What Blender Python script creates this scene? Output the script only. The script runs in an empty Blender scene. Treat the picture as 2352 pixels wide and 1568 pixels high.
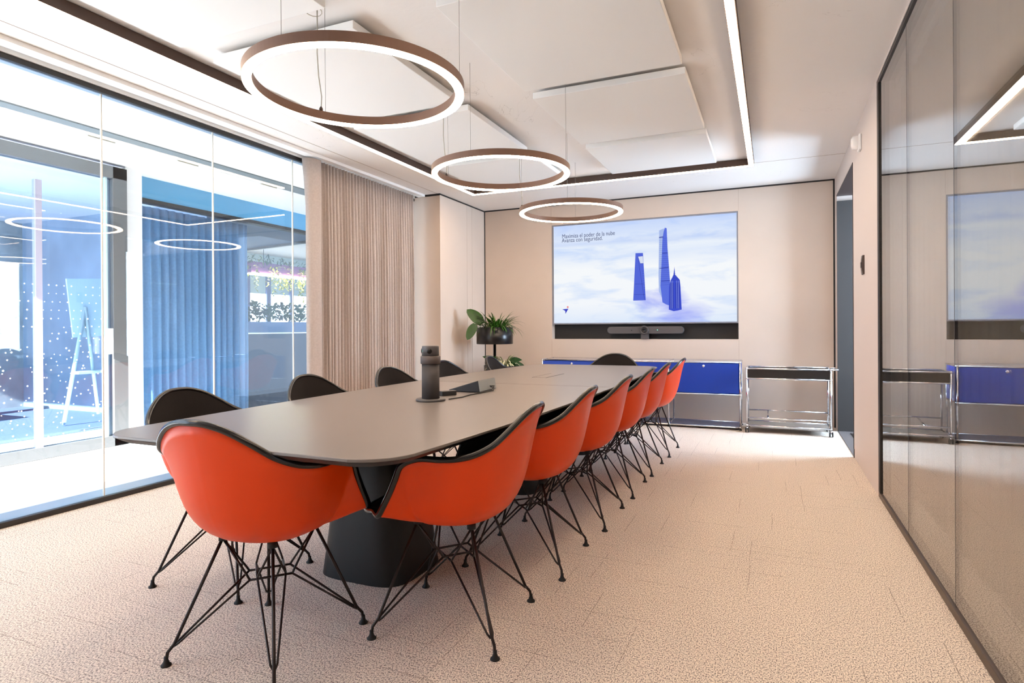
import bpy, math, random
from mathutils import Vector, Matrix
random.seed(7)
PI = math.pi
sc = bpy.context.scene
C = sc.collection

# ------------------------------------------------------------------ camera
F_PX, CX, CY = 1383.12, 1172.46, 755.99
yaw, pitch, roll = math.radians(23.5411), math.radians(-.1211), math.radians(-.3546)
fw = Vector((-math.sin(yaw)*math.cos(pitch), math.cos(yaw)*math.cos(pitch), math.sin(pitch)))
rt = Vector((math.cos(yaw), math.sin(yaw), 0)); up = rt.cross(fw)
r2 = math.cos(roll)*rt + math.sin(roll)*up; u2 = -math.sin(roll)*rt + math.cos(roll)*up
cd = bpy.data.cameras.new('camera'); cam = bpy.data.objects.new('camera', cd); C.objects.link(cam)
cam.matrix_world = Matrix(((r2.x, u2.x, -fw.x, 0), (r2.y, u2.y, -fw.y, 0), (r2.z, u2.z, -fw.z, 1.10), (0, 0, 0, 1)))
cd.sensor_width = 36; cd.sensor_fit = 'HORIZONTAL'; cd.lens = 36*F_PX/2352
cd.shift_x = (1176-CX)/2352; cd.shift_y = (CY-784)/2352
cd.clip_start = .02; cd.clip_end = 200
sc.camera = cam

# ------------------------------------------------------------------ world, sun, exposure
LED = 30.0          # strength of the lamp diffusers
w = bpy.data.worlds.new('world'); sc.world = w; w.use_nodes = True
bg = w.node_tree.nodes['Background']; bg.inputs[0].default_value = (.72, .84, 1, 1); bg.inputs[1].default_value = 3.2
sd = bpy.data.lights.new('sun', 'SUN'); sun = bpy.data.objects.new('sun', sd); C.objects.link(sun)
sd.energy = 25.0; sd.angle = .01; sd.color = (1, .97, .93)
sun.rotation_euler = Vector((-.10, 1, -.62)).to_track_quat('-Z', 'Y').to_euler()
sc.view_settings.view_transform = 'Standard'; sc.view_settings.look = 'None'
sc.view_settings.gamma = 1; sc.view_settings.use_curve_mapping = False
sc.view_settings.exposure = .64

# ------------------------------------------------------------------ material helpers
MATS = {}
def lin(r, g, b):
    return tuple(((c/255+.055)/1.055)**2.4 if c > 10 else c/255/12.92 for c in (r, g, b))+(1,)
def mat(name, col, rough=.6, metal=0, spec=.5, noise=0, nscale=20, bump=0, bscale=200, coat=0, sheen=0):
    if name in MATS: return MATS[name]
    m = bpy.data.materials.new(name); m.use_nodes = True; n = m.node_tree.nodes; l = m.node_tree.links
    p = n['Principled BSDF']
    p.inputs['Base Color'].default_value = col; p.inputs['Roughness'].default_value = rough
    p.inputs['Metallic'].default_value = metal; p.inputs['Specular IOR Level'].default_value = spec
    p.inputs['Coat Weight'].default_value = coat; p.inputs['Sheen Weight'].default_value = sheen
    tc = n.new('ShaderNodeTexCoord')
    if noise:
        t = n.new('ShaderNodeTexNoise'); t.inputs['Scale'].default_value = nscale; t.inputs['Detail'].default_value = 3
        l.new(tc.outputs['Object'], t.inputs['Vector'])
        r = n.new('ShaderNodeValToRGB'); r.color_ramp.elements[0].position = .3; r.color_ramp.elements[1].position = .7
        r.color_ramp.elements[0].color = tuple(c*(1-noise) for c in col[:3])+(1,)
        r.color_ramp.elements[1].color = tuple(min(1, c*(1+noise)) for c in col[:3])+(1,)
        l.new(t.outputs['Fac'], r.inputs['Fac']); l.new(r.outputs['Color'], p.inputs['Base Color'])
    if bump:
        t = n.new('ShaderNodeTexNoise'); t.inputs['Scale'].default_value = bscale; t.inputs['Detail'].default_value = 2
        l.new(tc.outputs['Object'], t.inputs['Vector'])
        b = n.new('ShaderNodeBump'); b.inputs['Strength'].default_value = bump; b.inputs['Distance'].default_value = .004
        l.new(t.outputs['Fac'], b.inputs['Height']); l.new(b.outputs['Normal'], p.inputs['Normal'])
    MATS[name] = m
    return m
def emit(name, col, s):
    if name in MATS: return MATS[name]
    m = bpy.data.materials.new(name); m.use_nodes = True; n = m.node_tree.nodes; l = m.node_tree.links
    n.remove(n['Principled BSDF']); e = n.new('ShaderNodeEmission')
    e.inputs[0].default_value = col; e.inputs[1].default_value = s
    l.new(e.outputs[0], n['Material Output'].inputs[0]); MATS[name] = m
    return m
def glass(name, tint, f0=.04, k=1.0):
    m = bpy.data.materials.new(name); m.use_nodes = True; n = m.node_tree.nodes; l = m.node_tree.links
    n.remove(n['Principled BSDF'])
    lw = n.new('ShaderNodeLayerWeight'); lw.inputs[0].default_value = .5
    pw = n.new('ShaderNodeMath'); pw.operation = 'POWER'; pw.inputs[1].default_value = 5
    l.new(lw.outputs['Facing'], pw.inputs[0])
    mu = n.new('ShaderNodeMath'); mu.operation = 'MULTIPLY_ADD'; mu.inputs[1].default_value = (1-f0)*k; mu.inputs[2].default_value = f0
    l.new(pw.outputs[0], mu.inputs[0])
    tr = n.new('ShaderNodeBsdfTransparent'); tr.inputs[0].default_value = tint
    gl = n.new('ShaderNodeBsdfGlossy'); gl.inputs['Roughness'].default_value = 0
    mx = n.new('ShaderNodeMixShader'); l.new(mu.outputs[0], mx.inputs[0]); l.new(tr.outputs[0], mx.inputs[1]); l.new(gl.outputs[0], mx.inputs[2])
    l.new(mx.outputs[0], n['Material Output'].inputs[0]); MATS[name] = m
    return m

WARM = (1, .745, .53, 1)
m_led = emit('led diffuser', WARM, LED)
m_bar_side = mat('dark bronze profile', lin(78, 60, 52), .5, .3)
m_wall = mat('beige wall panel', lin(204, 188, 174), .55, noise=.02, nscale=3, bump=.03, bscale=500)
m_wall2 = mat('pale plaster wall', lin(208, 198, 192), .6, bump=.02, bscale=300)
m_white = mat('white paint', lin(238, 237, 235), .6)
m_panelw = mat('white acoustic felt', lin(240, 239, 236), .9, bump=.05, bscale=500)
m_black = mat('black shadow gap', lin(22, 18, 17), .6)
m_dark = mat('dark metal frame', lin(52, 50, 49), .45, .4)
m_grayf = mat('grey aluminium frame', lin(120, 122, 124), .4, .3)
m_chrome = mat('chrome tube', lin(225, 225, 228), .12, 1)
m_blue = mat('gentian blue sheet metal', lin(0, 56, 165), .42)
m_bmetal = mat('black sheet metal', lin(28, 25, 24), .4)
m_pedest = mat('matt black pedestal', lin(17, 17, 18), .42, spec=.35)
m_orange = mat('orange plastic shell', lin(232, 68, 2), .38, spec=.32)
m_fab = mat('charcoal upholstery', lin(30, 26, 25), .95, spec=.2, noise=.25, nscale=400, bump=.3, bscale=900)
m_pipe = mat('black rubber trim', lin(16, 14, 14), .18)
m_rod = mat('dark brown steel rod', lin(44, 36, 34), .35, .5)
m_rubber = mat('black rubber', lin(20, 20, 21), .7)
m_leaf = mat('green leaf', lin(50, 92, 20), .4, noise=.4, nscale=30)
m_leafd = mat('dark green leaf', lin(40, 78, 38), .4, noise=.3, nscale=30)
m_leafy = mat('yellow green leaf', lin(170, 170, 60), .6, noise=.4, nscale=40)
m_soil = mat('dark soil', lin(50, 40, 32), .95)
m_planter = mat('black lacquered steel', lin(17, 15, 16), .28)
m_gray = mat('graphite plastic', lin(74, 70, 70), .5)
m_lgray = mat('light grey plastic', lin(150, 155, 155), .5)
m_cur = mat('beige curtain fabric', lin(176, 164, 156), .95, noise=.06, nscale=60, bump=.15, bscale=900)
m_glassL = glass('clear partition glass', (.96, .985, 1, 1))
m_glassB = glass('bluish facade glass', (.80, .90, .98, 1))
m_glassR = glass('reflective partition glass', (.94, .94, .93, 1), .34)

def carpet():
    m = bpy.data.materials.new('loop carpet'); m.use_nodes = True; n = m.node_tree.nodes; l = m.node_tree.links
    p = n['Principled BSDF']; p.inputs['Roughness'].default_value = 1; p.inputs['Specular IOR Level'].default_value = .1
    p.inputs['Sheen Weight'].default_value = .15
    tc = n.new('ShaderNodeTexCoord')
    mp = n.new('ShaderNodeMapping'); mp.inputs['Scale'].default_value = (1, .62, 1); l.new(tc.outputs['Object'], mp.inputs[0])
    v = n.new('ShaderNodeTexNoise'); v.inputs['Scale'].default_value = 240; v.inputs['Detail'].default_value = 2; l.new(mp.outputs[0], v.inputs['Vector'])
    r = n.new('ShaderNodeValToRGB'); e = r.color_ramp.elements
    e[0].position = .36; e[0].color = lin(128, 118, 110); e[1].position = .56; e[1].color = lin(240, 227, 212)
    l.new(v.outputs['Fac'], r.inputs['Fac'])
    # broken darker weave lines, running along and across
    def M(op, a, b=None):
        q = n.new('ShaderNodeMath'); q.operation = op
        for k, x in enumerate((a, b)):
            if x is None: continue
            if isinstance(x, (int, float)): q.inputs[k].default_value = x
            else: l.new(x, q.inputs[k])
        return q.outputs[0]
    sp = n.new('ShaderNodeSeparateXYZ'); l.new(tc.outputs['Object'], sp.inputs[0])
    wn_ = n.new('ShaderNodeTexNoise'); wn_.inputs['Scale'].default_value = 1.5; l.new(tc.outputs['Object'], wn_.inputs['Vector'])
    gn = n.new('ShaderNodeTexNoise'); gn.inputs['Scale'].default_value = 60; l.new(tc.outputs['Object'], gn.inputs['Vector'])
    outs = []
    for a, b, seed in (('X', 'Y', 0.0), ('Y', 'X', 31.0)):
        u = M('MULTIPLY', M('ADD', sp.outputs[a], M('MULTIPLY', wn_.outputs['Fac'], .03)), 11.0)
        cell = M('FLOOR', u); fr = M('FRACT', u)
        seg_ = M('FLOOR', M('ADD', M('MULTIPLY', sp.outputs[b], 3.1), M('MULTIPLY', cell, 7.37)))
        cb = n.new('ShaderNodeCombineXYZ'); l.new(cell, cb.inputs[0]); l.new(seg_, cb.inputs[1]); cb.inputs[2].default_value = seed
        wh = n.new('ShaderNodeTexWhiteNoise'); l.new(cb.outputs[0], wh.inputs['Vector'])
        on = M('GREATER_THAN', wh.outputs['Value'], .80)
        ln_ = M('LESS_THAN', fr, .036)
        br = M('GREATER_THAN', gn.outputs['Fac'], .44)
        outs.append(M('MULTIPLY', M('MULTIPLY', on, ln_), br))
    class _O: pass
    m3 = _O(); m3.outputs = [M('MAXIMUM', outs[0], outs[1])]
    m4 = n.new('ShaderNodeMath'); m4.operation = 'MULTIPLY'; m4.inputs[1].default_value = .62; l.new(m3.outputs[0], m4.inputs[0])
    mc = n.new('ShaderNodeMixRGB'); mc.inputs[2].default_value = lin(120, 104, 92); l.new(m4.outputs[0], mc.inputs[0]); l.new(r.outputs['Color'], mc.inputs[1])
    l.new(mc.outputs[0], p.inputs['Base Color'])
    b = n.new('ShaderNodeBump'); b.inputs['Strength'].default_value = .5; b.inputs['Distance'].default_value = .006
    l.new(v.outputs['Fac'], b.inputs['Height']); l.new(b.outputs['Normal'], p.inputs['Normal'])
    return m
def concrete():
    m = bpy.data.materials.new('white painted concrete'); m.use_nodes = True; n = m.node_tree.nodes; l = m.node_tree.links
    p = n['Principled BSDF']; p.inputs['Roughness'].default_value = .55
    tc = n.new('ShaderNodeTexCoord')
    t = n.new('ShaderNodeTexNoise'); t.inputs['Scale'].default_value = 1.3; t.inputs['Detail'].default_value = 6; t.inputs['Distortion'].default_value = 1.2
    l.new(tc.outputs['Object'], t.inputs['Vector'])
    a = n.new('ShaderNodeMath'); a.operation = 'SUBTRACT'; a.inputs[1].default_value = .5; l.new(t.outputs['Fac'], a.inputs[0])
    b = n.new('ShaderNodeMath'); b.operation = 'ABSOLUTE'; l.new(a.outputs[0], b.inputs[0])
    c = n.new('ShaderNodeMath'); c.operation = 'LESS_THAN'; c.inputs[1].default_value = .0007; l.new(b.outputs[0], c.inputs[0])
    t2 = n.new('ShaderNodeTexNoise'); t2.inputs['Scale'].default_value = 2.1; l.new(tc.outputs['Object'], t2.inputs['Vector'])
    g = n.new('ShaderNodeMath'); g.operation = 'GREATER_THAN'; g.inputs[1].default_value = .56; l.new(t2.outputs['Fac'], g.inputs[0])
    v = n.new('ShaderNodeTexVoronoi'); v.inputs['Scale'].default_value = 3.2; l.new(tc.outputs['Object'], v.inputs['Vector'])
    s = n.new('ShaderNodeMath'); s.operation = 'LESS_THAN'; s.inputs[1].default_value = .012; l.new(v.outputs['Distance'], s.inputs[0])
    mm = n.new('ShaderNodeMath'); mm.operation = 'MULTIPLY'; l.new(c.outputs[0], mm.inputs[0]); l.new(g.outputs[0], mm.inputs[1])
    mx = n.new('ShaderNodeMath'); mx.operation = 'MAXIMUM'; l.new(mm.outputs[0], mx.inputs[0]); l.new(s.outputs[0], mx.inputs[1])
    m4 = n.new('ShaderNodeMath'); m4.operation = 'MULTIPLY'; m4.inputs[1].default_value = .30; l.new(mx.outputs[0], m4.inputs[0])
    mc = n.new('ShaderNodeMixRGB'); mc.inputs[1].default_value = lin(236, 232, 228); mc.inputs[2].default_value = lin(120, 108, 98)
    l.new(m4.outputs[0], mc.inputs[0]); l.new(mc.outputs[0], p.inputs['Base Color'])
    t3 = n.new('ShaderNodeTexNoise'); t3.inputs['Scale'].default_value = 30; t3.inputs['Detail'].default_value = 5; l.new(tc.outputs['Object'], t3.inputs['Vector'])
    bp = n.new('ShaderNodeBump'); bp.inputs['Strength'].default_value = .12; bp.inputs['Distance'].default_value = .01
    l.new(t3.outputs['Fac'], bp.inputs['Height']); l.new(bp.outputs['Normal'], p.inputs['Normal'])
    return m
m_carpet = carpet(); m_conc = concrete()

# ------------------------------------------------------------------ mesh helpers
class MB:
    def __init__(s): s.v = []; s.f = []; s.sm = []
    def add(s, vs, fs, smooth=False, M=None):
        o = len(s.v); s.v += [tuple(M @ Vector(v)) if M else tuple(v) for v in vs]
        s.f += [tuple(i+o for i in f) for f in fs]; s.sm += [smooth]*len(fs); return s
    def box(s, a, b, M=None):
        x0, y0, z0 = a; x1, y1, z1 = b
        vs = [(x0, y0, z0), (x1, y0, z0), (x1, y1, z0), (x0, y1, z0), (x0, y0, z1), (x1, y0, z1), (x1, y1, z1), (x0, y1, z1)]
        return s.add(vs, [(0, 3, 2, 1), (4, 5, 6, 7), (0, 1, 5, 4), (1, 2, 6, 5), (2, 3, 7, 6), (3, 0, 4, 7)], False, M)
    def tube(s, pts, r, n=8, closed=False, M=None, taper=None):
        pts = [Vector(p) for p in pts]; N = len(pts); vs = []; fs = []; prev = None
        for i, p in enumerate(pts):
            if closed: t = pts[(i+1) % N]-pts[i-1]
            else: t = pts[min(i+1, N-1)]-pts[max(i-1, 0)]
            t.normalize()
            if prev is None:
                a = t.cross(Vector((0, 0, 1)))
                if a.length < .05: a = t.cross(Vector((0, 1, 0)))
            else: a = prev-t*prev.dot(t)
            a.normalize(); prev = a; b = t.cross(a)
            rr = r*(taper(i/(N-1)) if taper else 1)
            for k in range(n):
                an = 2*PI*k/n; vs.append(p+a*math.cos(an)*rr+b*math.sin(an)*rr)
        for i in range(N if closed else N-1):
            j = (i+1) % N
            for k in range(n): fs.append((i*n+k, i*n+(k+1) % n, j*n+(k+1) % n, j*n+k))
        if not closed: fs.append(tuple(range(n))[::-1]); fs.append(tuple((N-1)*n+k for k in range(n)))
        return s.add(vs, fs, True, M)
    def lathe(s, prof, c=(0, 0, 0), n=32, M=None, smooth=True, sx=1, sy=1, cap=True):
        vs = []; fs = []; N = len(prof)
        for r, z in prof:
            for k in range(n): a = 2*PI*k/n; vs.append((c[0]+r*math.cos(a)*sx, c[1]+r*math.sin(a)*sy, c[2]+z))
        for i in range(N-1):
            for k in range(n): fs.append((i*n+k, i*n+(k+1) % n, (i+1)*n+(k+1) % n, (i+1)*n+k))
        if cap: fs.append(tuple(range(n))[::-1]); fs.append(tuple((N-1)*n+k for k in range(n)))
        return s.add(vs, fs, smooth, M)
    def prism(s, poly, z0, z1, M=None, inset_bottom=0, smooth=False):
        n = len(poly); cx = sum(p[0] for p in poly)/n; cy = sum(p[1] for p in poly)/n
        vs = [(p[0], p[1], z0) for p in poly]+[(p[0], p[1], z1) for p in poly]
        fs = [tuple(range(n))[::-1], tuple(range(n, 2*n))]+[(i, (i+1) % n, n+(i+1) % n, n+i) for i in range(n)]
        return s.add(vs, fs, smooth, M)
    def grid(s, P, smooth=True, closed=False):
        R = len(P); K = len(P[0]); fs = []
        for i in range(R-1):
            for k in range(K if closed else K-1): fs.append((i*K+k, i*K+(k+1) % K, (i+1)*K+(k+1) % K, (i+1)*K+k))
        return s.add([p for r in P for p in r], fs, smooth)
    def build(s, name, m, parent=None, bevel=0, seg=2, solid=0):
        me = bpy.data.meshes.new(name); me.from_pydata(s.v, [], s.f); me.update()
        for p, f in zip(me.polygons, s.sm): p.use_smooth = f
        me.materials.append(m); o = bpy.data.objects.new(name, me); C.objects.link(o)
        if parent: o.parent = parent
        if solid:
            d = o.modifiers.new('solid', 'SOLIDIFY'); d.thickness = solid; d.offset = 0
        if bevel:
            d = o.modifiers.new('bevel', 'BEVEL'); d.width = bevel; d.segments = seg; d.limit_method = 'ANGLE'
        return o
def tag(o, label, cat, group=None, kind=None):
    o['label'] = label; o['category'] = cat
    if group: o['group'] = group
    if kind: o['kind'] = kind
    return o
def thing(name, label, cat, loc=(0, 0, 0), rz=0, group=None):
    o = bpy.data.objects.new(name, None); C.objects.link(o); o.location = loc; o.rotation_euler = (0, 0, rz)
    o.empty_display_size = .1
    return tag(o, label, cat, group)
def struct(o, label=None, cat=None):
    o['kind'] = 'structure'
    if label: o['label'] = label
    if cat: o['category'] = cat
    return o
def B(a, b): return MB().box(a, b)
def kids(o): return [c for c in bpy.data.objects if c.parent == o]
def copy_tree(o, parent=None):
    c = o.copy(); C.objects.link(c); c.parent = parent
    for ch in kids(o): copy_tree(ch, c)
    return c

# ------------------------------------------------------------------ room shell
XL, XR, YB, ZC = -3.98, .62, 7.37, 2.69
YF = -1.6
struct(B((XL-.02, YF, -.1), (XR+.02, YB, 0)).build('floor', m_carpet), 'beige loop-pile carpet with broken darker weave lines', 'floor')
struct(B((XL-.02, YF, ZC), (XR+.02, YB+.3, ZC+.15)).build('ceiling', m_conc), 'white painted concrete ceiling with small cracks', 'ceiling')
# back wall with the recess for the screen
TX0, TX1, TZ0, TZ1 = -2.62, -.36, .955, 2.425
wb = MB()
wb.box((-3.62, YB, 0), (TX0, YB+.12, ZC)); wb.box((TX1, YB, 0), (XR, YB+.12, ZC))
wb.box((TX0, YB, 0), (TX1, YB+.12, TZ0)); wb.box((TX0, YB, TZ1), (TX1, YB+.12, ZC))
struct(wb.build('wall_back', m_wall), 'beige panelled back wall around the screen recess', 'wall')
rc = MB(); rc.box((TX0, YB+.1, TZ0), (TX1, YB+.12, TZ1))
struct(rc.build('wall_recess', m_black), 'black back of the screen recess', 'wall')
struct(B((-3.72, 6.18, 0), (-3.59, YB+.12, ZC)).build('wall_left_return', m_wall), 'beige panelled wall beside the planter', 'wall')
struct(B((-4.0, 6.18, 0), (-3.72, 6.30, ZC)).build('wall_left_nib', m_wall), 'short beige wall end beside the curtain', 'wall')
struct(B((XL-.1, YF-.12, 0), (XR+.3, YF, ZC)).build('wall_front', m_wall2), 'plain wall behind the camera', 'wall')
wr = MB()
WT = .22
DY0, DY1, DZ = 5.76, 7.14, 2.465
wr.box((XR, 4.50, 0), (XR+WT, DY0, ZC)); wr.box((XR, DY1, 0), (XR+WT, YB+.12, ZC)); wr.box((XR, DY0, DZ), (XR+WT, DY1, ZC))
struct(wr.build('wall_right', m_wall2), 'pale plaster wall between doorway and glass partition', 'wall')
struct(B((XR, YF, 2.665), (XR+WT, 4.50, ZC)).build('wall_right_header', m_wall2), 'narrow strip of wall over the glass partition', 'wall')
# shadow gaps and panel joints
tr = MB()
tr.box((-3.59, YB-.004, ZC-.016), (XR, YB+.001, ZC)); tr.box((-3.594, 6.176, ZC-.016), (-3.586, YB, ZC)); tr.box((-3.96, 6.172, ZC-.022), (-3.59, 6.18, ZC))
tr.box((-3.59, YB-.003, 0), (-3.577, YB, ZC)); tr.box((XR-.016, YB-.004, 0), (XR, YB, ZC))
struct(tr.build('trim_1', m_black), 'thin black shadow gap along the top of the walls', 'trim')
m_joint = mat('fine panel joint', lin(176, 156, 140), .8)
tj = MB()
for x in (-2.625, -.355): tj.box((x-.0015, YB-.0012, 0), (x+.0015, YB, .95)); tj.box((x-.0015, YB-.0012, 2.43), (x+.0015, YB, 2.67))
for y in (6.86, 7.0): tj.box((-3.59, y-.0012, 0), (-3.5886, y+.0012, 2.67))
struct(tj.build('trim_2', m_joint), 'fine vertical joints between beige wall panels', 'trim')
tj = MB(); tj.box((-.5, 6.318, ZC-.0015), (XR, 6.324, ZC)); tj.box((-3.62, 1, ZC-.0015), (-3.615, 6.2, ZC))
struct(tj.build('trim_3', m_joint), 'fine joint lines across the ceiling', 'trim')
# doorway in the right wall
dr = thing('door_1', 'dark framed open doorway at the far end of the right wall', 'doorway', (XR, 6.45, 0)); dr['kind'] = 'structure'
f = MB(); f.box((XR-.004, DY0-.0, 0), (XR+WT, DY0+.018, DZ)); f.box((XR-.004, DY0, DZ-.012), (XR+WT, DY1, DZ))
f.box((XR-.004, DY0-.02, 0), (XR+.004, DY0+.018, .075))
o = f.build('door_frame', mat('dark brown frame', lin(52, 38, 34), .5)); o.parent = dr; o.location = (-XR, -6.45, 0)
f = B((XR-.002, DY1-.03, 0), (XR+1.6, DY1+.0, 2.40)); m_dgray = mat('dark grey door panel', lin(52, 51, 51), .6)
o = f.build('door_panel', m_dgray); o.parent = dr; o.location = (-XR, -6.45, 0)
f = B((XR+.0, DY0, -.0), (XR+WT+1.0, DY1, .006)); o = f.build('threshold', mat('grey threshold strip', lin(98, 92, 92), .6)); o.parent = dr; o.location = (-XR, -6.45, 0)
f = MB()
for k in range(6): f.box((XR+.10+k*.02, DY0+.35, .006), (XR+.108+k*.02, DY1-.15, .012))
o = f.build('floor_grille', m_bmetal); o.parent = dr; o.location = (-XR, -6.45, 0)
# corridor beyond the doorway, with the window whose daylight falls through the door
cr = MB(); cr.box((XR+WT, 5.2, -.1), (2.2, 8.0, 0))
struct(cr.build('floor_corridor_right', mat('grey corridor floor', lin(140, 138, 136), .6)), 'grey floor beyond the doorway', 'floor')
cr = MB(); cr.box((XR+WT, 5.08, 0), (2.2, 5.2, ZC)); cr.box((XR+WT, 7.17, 0), (2.2, 7.3, ZC))
cr.box((2.2, 5.2, 0), (2.3, 6.0, ZC)); cr.box((2.2, 6.0, 0), (2.3, 7.17, .6)); cr.box((2.2, 6.0, 2.45), (2.3, 7.17, ZC))
cr.box((XR+WT, 5.2, ZC), (2.3, 7.3, ZC+.1))
struct(cr.build('wall_corridor_right', m_wall2), 'pale walls beyond the doorway', 'wall')
wn = thing('window_4', 'bright daylight window beyond the doorway', 'window', (2.25, 6.58, .6)); wn['kind'] = 'structure'
o = B((-.01, -.58, 0), (0, .58, 1.85)).build('lit_pane', emit('daylight pane', (.62, .80, 1, 1), 25), wn)
f = MB(); f.box((-.03, -.03, 0), (-.012, .03, 1.85)); f.box((-.03, -.58, 0), (-.012, -.54, 1.85)); f.box((-.03, .54, 0), (-.012, .58, 1.85))
f.build('window_frame', m_white, wn)

# ------------------------------------------------------------------ left glazed partition (window_1)
w1 = thing('window_1', 'tall glazed partition in slim dark frame along the left side', 'glass partition', (XL, 2.4, 0)); w1['kind'] = 'structure'
def fixed(mb, name, m, parent, **k):
    o = mb.build(name, m, parent, **k); o.location = -Vector(parent.location); return o
f = MB(); f.box((XL+.01, YF, 0), (XL+.04, 6.18, .032))
fixed(f, 'base_rail', m_dark, w1, bevel=.002)
fixed(B((XL-.18, YF, 0), (XL+.01, 6.18, .03)), 'sill', mat('aluminium with blue reflection', lin(150, 164, 178), .4, .3), w1)  # bluish reflection of the outside is put into the sill's colour
f = MB(); f.box((XL+.01, YF, 2.628), (XL+.04, 6.18, 2.66))
fixed(f, 'top_rail', m_dark, w1, bevel=.002)
fixed(B((XL-.05, YF, 2.63), (XL+.01, 6.18, 2.66)), 'head_channel', mat('aluminium with blue reflection', lin(150, 164, 178), .4, .3), w1)  # same reflected blue in the colour as on the sill
fixed(B((XL-.05, YF, 2.66), (XL+.05, 6.18, 2.69)), 'ceiling_channel', m_white, w1)
js = [YF, -.86, -.014, .831, 1.676, 2.521, 3.366, 4.211, 5.056, 6.18]
for a, b in zip(js[:-1], js[1:]):
    fixed(B((XL-.005, a+.002, .03), (XL+.005, b-.002, 2.63)), 'pane', m_glassL, w1)
m_seal = mat('pale glazing seal', lin(214, 214, 205), .4)
for y in js[1:-1]:
    fixed(B((XL-.006, y-.004, .03), (XL+.006, y+.004, 2.63)), 'glazing_seal', m_seal, w1)

# ------------------------------------------------------------------ corridor beyond the left glass
X2 = -5.79
m_tile = mat('white corridor floor', lin(235, 234, 232), .4)
struct(B((-12.5, -3, -.1), (XL-.02, 14, -.002)).build('floor_corridor', m_tile), 'sunlit pale floor beyond the left glass', 'floor')
struct(B((-6.2, 1.0, ZC), (XL-.02, 14, ZC+.12)).build('ceiling_corridor', m_white), 'white ceiling beyond the left glass', 'ceiling')
sl = thing('air_slot', 'long grey linear air slot in the corridor ceiling', 'air slot', (-4.95, 4, ZC))
fixed(B((-5.06, 1.05, ZC-.012), (-4.86, 9, ZC)), 'slot_cover', mat('grey slot metal', lin(128, 134, 134), .5), sl)
f = MB()
for y0 in (3.1, 3.9, 4.9, 2.1):
    f = MB()
    for k in range(9): f.box((-5.075, y0+k*.026, ZC-.02), (-5.062, y0+k*.026+.012, ZC-.012))
    f.box((-5.062, y0, ZC-.02), (-5.058, y0+.22, ZC-.01)); fixed(f, 'diffuser_slot', mat('pale diffuser', lin(220, 210, 190), .5), sl)
# second glazed partition
w2 = thing('window_2', 'second glazed partition with grey frame and dotted privacy film', 'glass partition', (X2, 2.8, 0)); w2['kind'] = 'structure'
f = MB(); f.box((X2-.05, 1.0, 0), (X2+.05, 3.88, .10)); f.box((X2-.05, 1.0, 2.545), (X2+.05, 3.88, 2.66)); f.box((X2-.05, 3.74, 0), (X2+.05, 3.88, 2.66))
fixed(f, 'grey_frame', m_grayf, w2, bevel=.004)
fixed(B((X2-.006, 1.0, .1), (X2+.006, 3.74, 2.545)), 'pane', m_glassB, w2)
fixed(B((X2-.03, 3.685, .1), (X2+.03, 3.70, 2.545)), 'pale_edge', mat('pale green glass edge', lin(200, 225, 222), .3), w2)
fixed(B((X2-.03, 3.10, .1), (X2+.02, 3.15, 2.40)), 'post', mat('lilac grey post', lin(176, 170, 186), .4), w2)
f = MB(); rr = random.Random(3)
def dot(y, z, r):
    vs = [(X2+.010, y+r*math.cos(a*PI/4), z+r*math.sin(a*PI/4)) for a in range(8)]
    f.add(vs, [tuple(range(8))])
z = 1.50; row = 0
while z > .16:
    jit = min(1, max(0, (1.25-z)/.5)); y = 2.2+rr.random()*.05
    while y < 3.68:
        if rr.random() > .12+.25*jit: dot(y+rr.uniform(-.03, .03)*jit, z+rr.uniform(-.03, .03)*jit, rr.uniform(.0045, .008))
        y += .062
    z -= .073 if z > 1.2 else .058
fixed(f, 'dot_film', mat('white dot film', lin(250, 250, 250), .6), w2)
fixed(B((X2+.05, 3.66, .88), (X2+.12, 3.69, 1.12)), 'door_pull', mat('white pull', lin(235, 235, 235), .5), w2)
# white pier and wall line after the second partition
struct(B((X2-.12, 3.88, 0), (X2+.02, 4.05, ZC)).build('wall_pier', m_white), 'white pier between the second partition and the blue opening', 'wall')
m_bluewall = mat('blue painted bulkhead', lin(92, 160, 200), .5)  # one even blue for the band over the opening
struct(B((-6.06, 4.05, 2.47), (-5.96, 12, ZC)).build('wall_bulkhead', m_bluewall), 'blue bulkhead over the curtained opening', 'wall')
struct(B((-6.07, 4.05, 2.43), (-5.955, 12, 2.47)).build('trim_4', m_dark), 'dark rail under the blue bulkhead', 'trim')
w3 = thing('window_3', 'blue tinted glazing in front of the open office', 'glass partition', (-5.99, 8, 0)); w3['kind'] = 'structure'
fixed(B((-5.995, 4.05, .02), (-5.985, 12, 2.43)), 'pane', glass('tinted glass', (.82, .90, .97, 1)), w3)

# ------------------------------------------------------------------ curtains
def pleats(x0, y0, y1, z0, z1, amp, n, seed, flare=0):
    r = random.Random(seed); rows = []; ph = [r.uniform(.8, 1.2) for _ in range(n+2)]
    K = n*8
    for i in range(15):
        v = i/14; z = z1+(z0-z1)*v; row = []
        g = .45+.55*min(1, v*3)
        for k in range(K+1):
            u = k/K; c = u*n; j = int(c) % n
            a = amp*g*ph[j]
            wob = .25*math.sin(3*v+j*1.7)*v
            x = x0+a*math.sin(2*PI*(c+wob*.35))+flare*math.sin(v*PI)*.0
            y = y0+(y1-y0)*u+.15*a*math.sin(4*PI*c+j)
            row.append((x, y, z))
        rows.append(row)
    return MB().grid(rows)
cu = thing('curtain', 'floor-length beige pleated curtain drawn to the far end of the glass', 'curtain', (-3.86, 5.2, 0))
fixed(pleats(-3.85, 4.42, 6.02, .015, 2.655, .030, 34, 1), 'curtain_fabric', m_cur, cu, solid=.003)
f = MB(); ed = []
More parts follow.
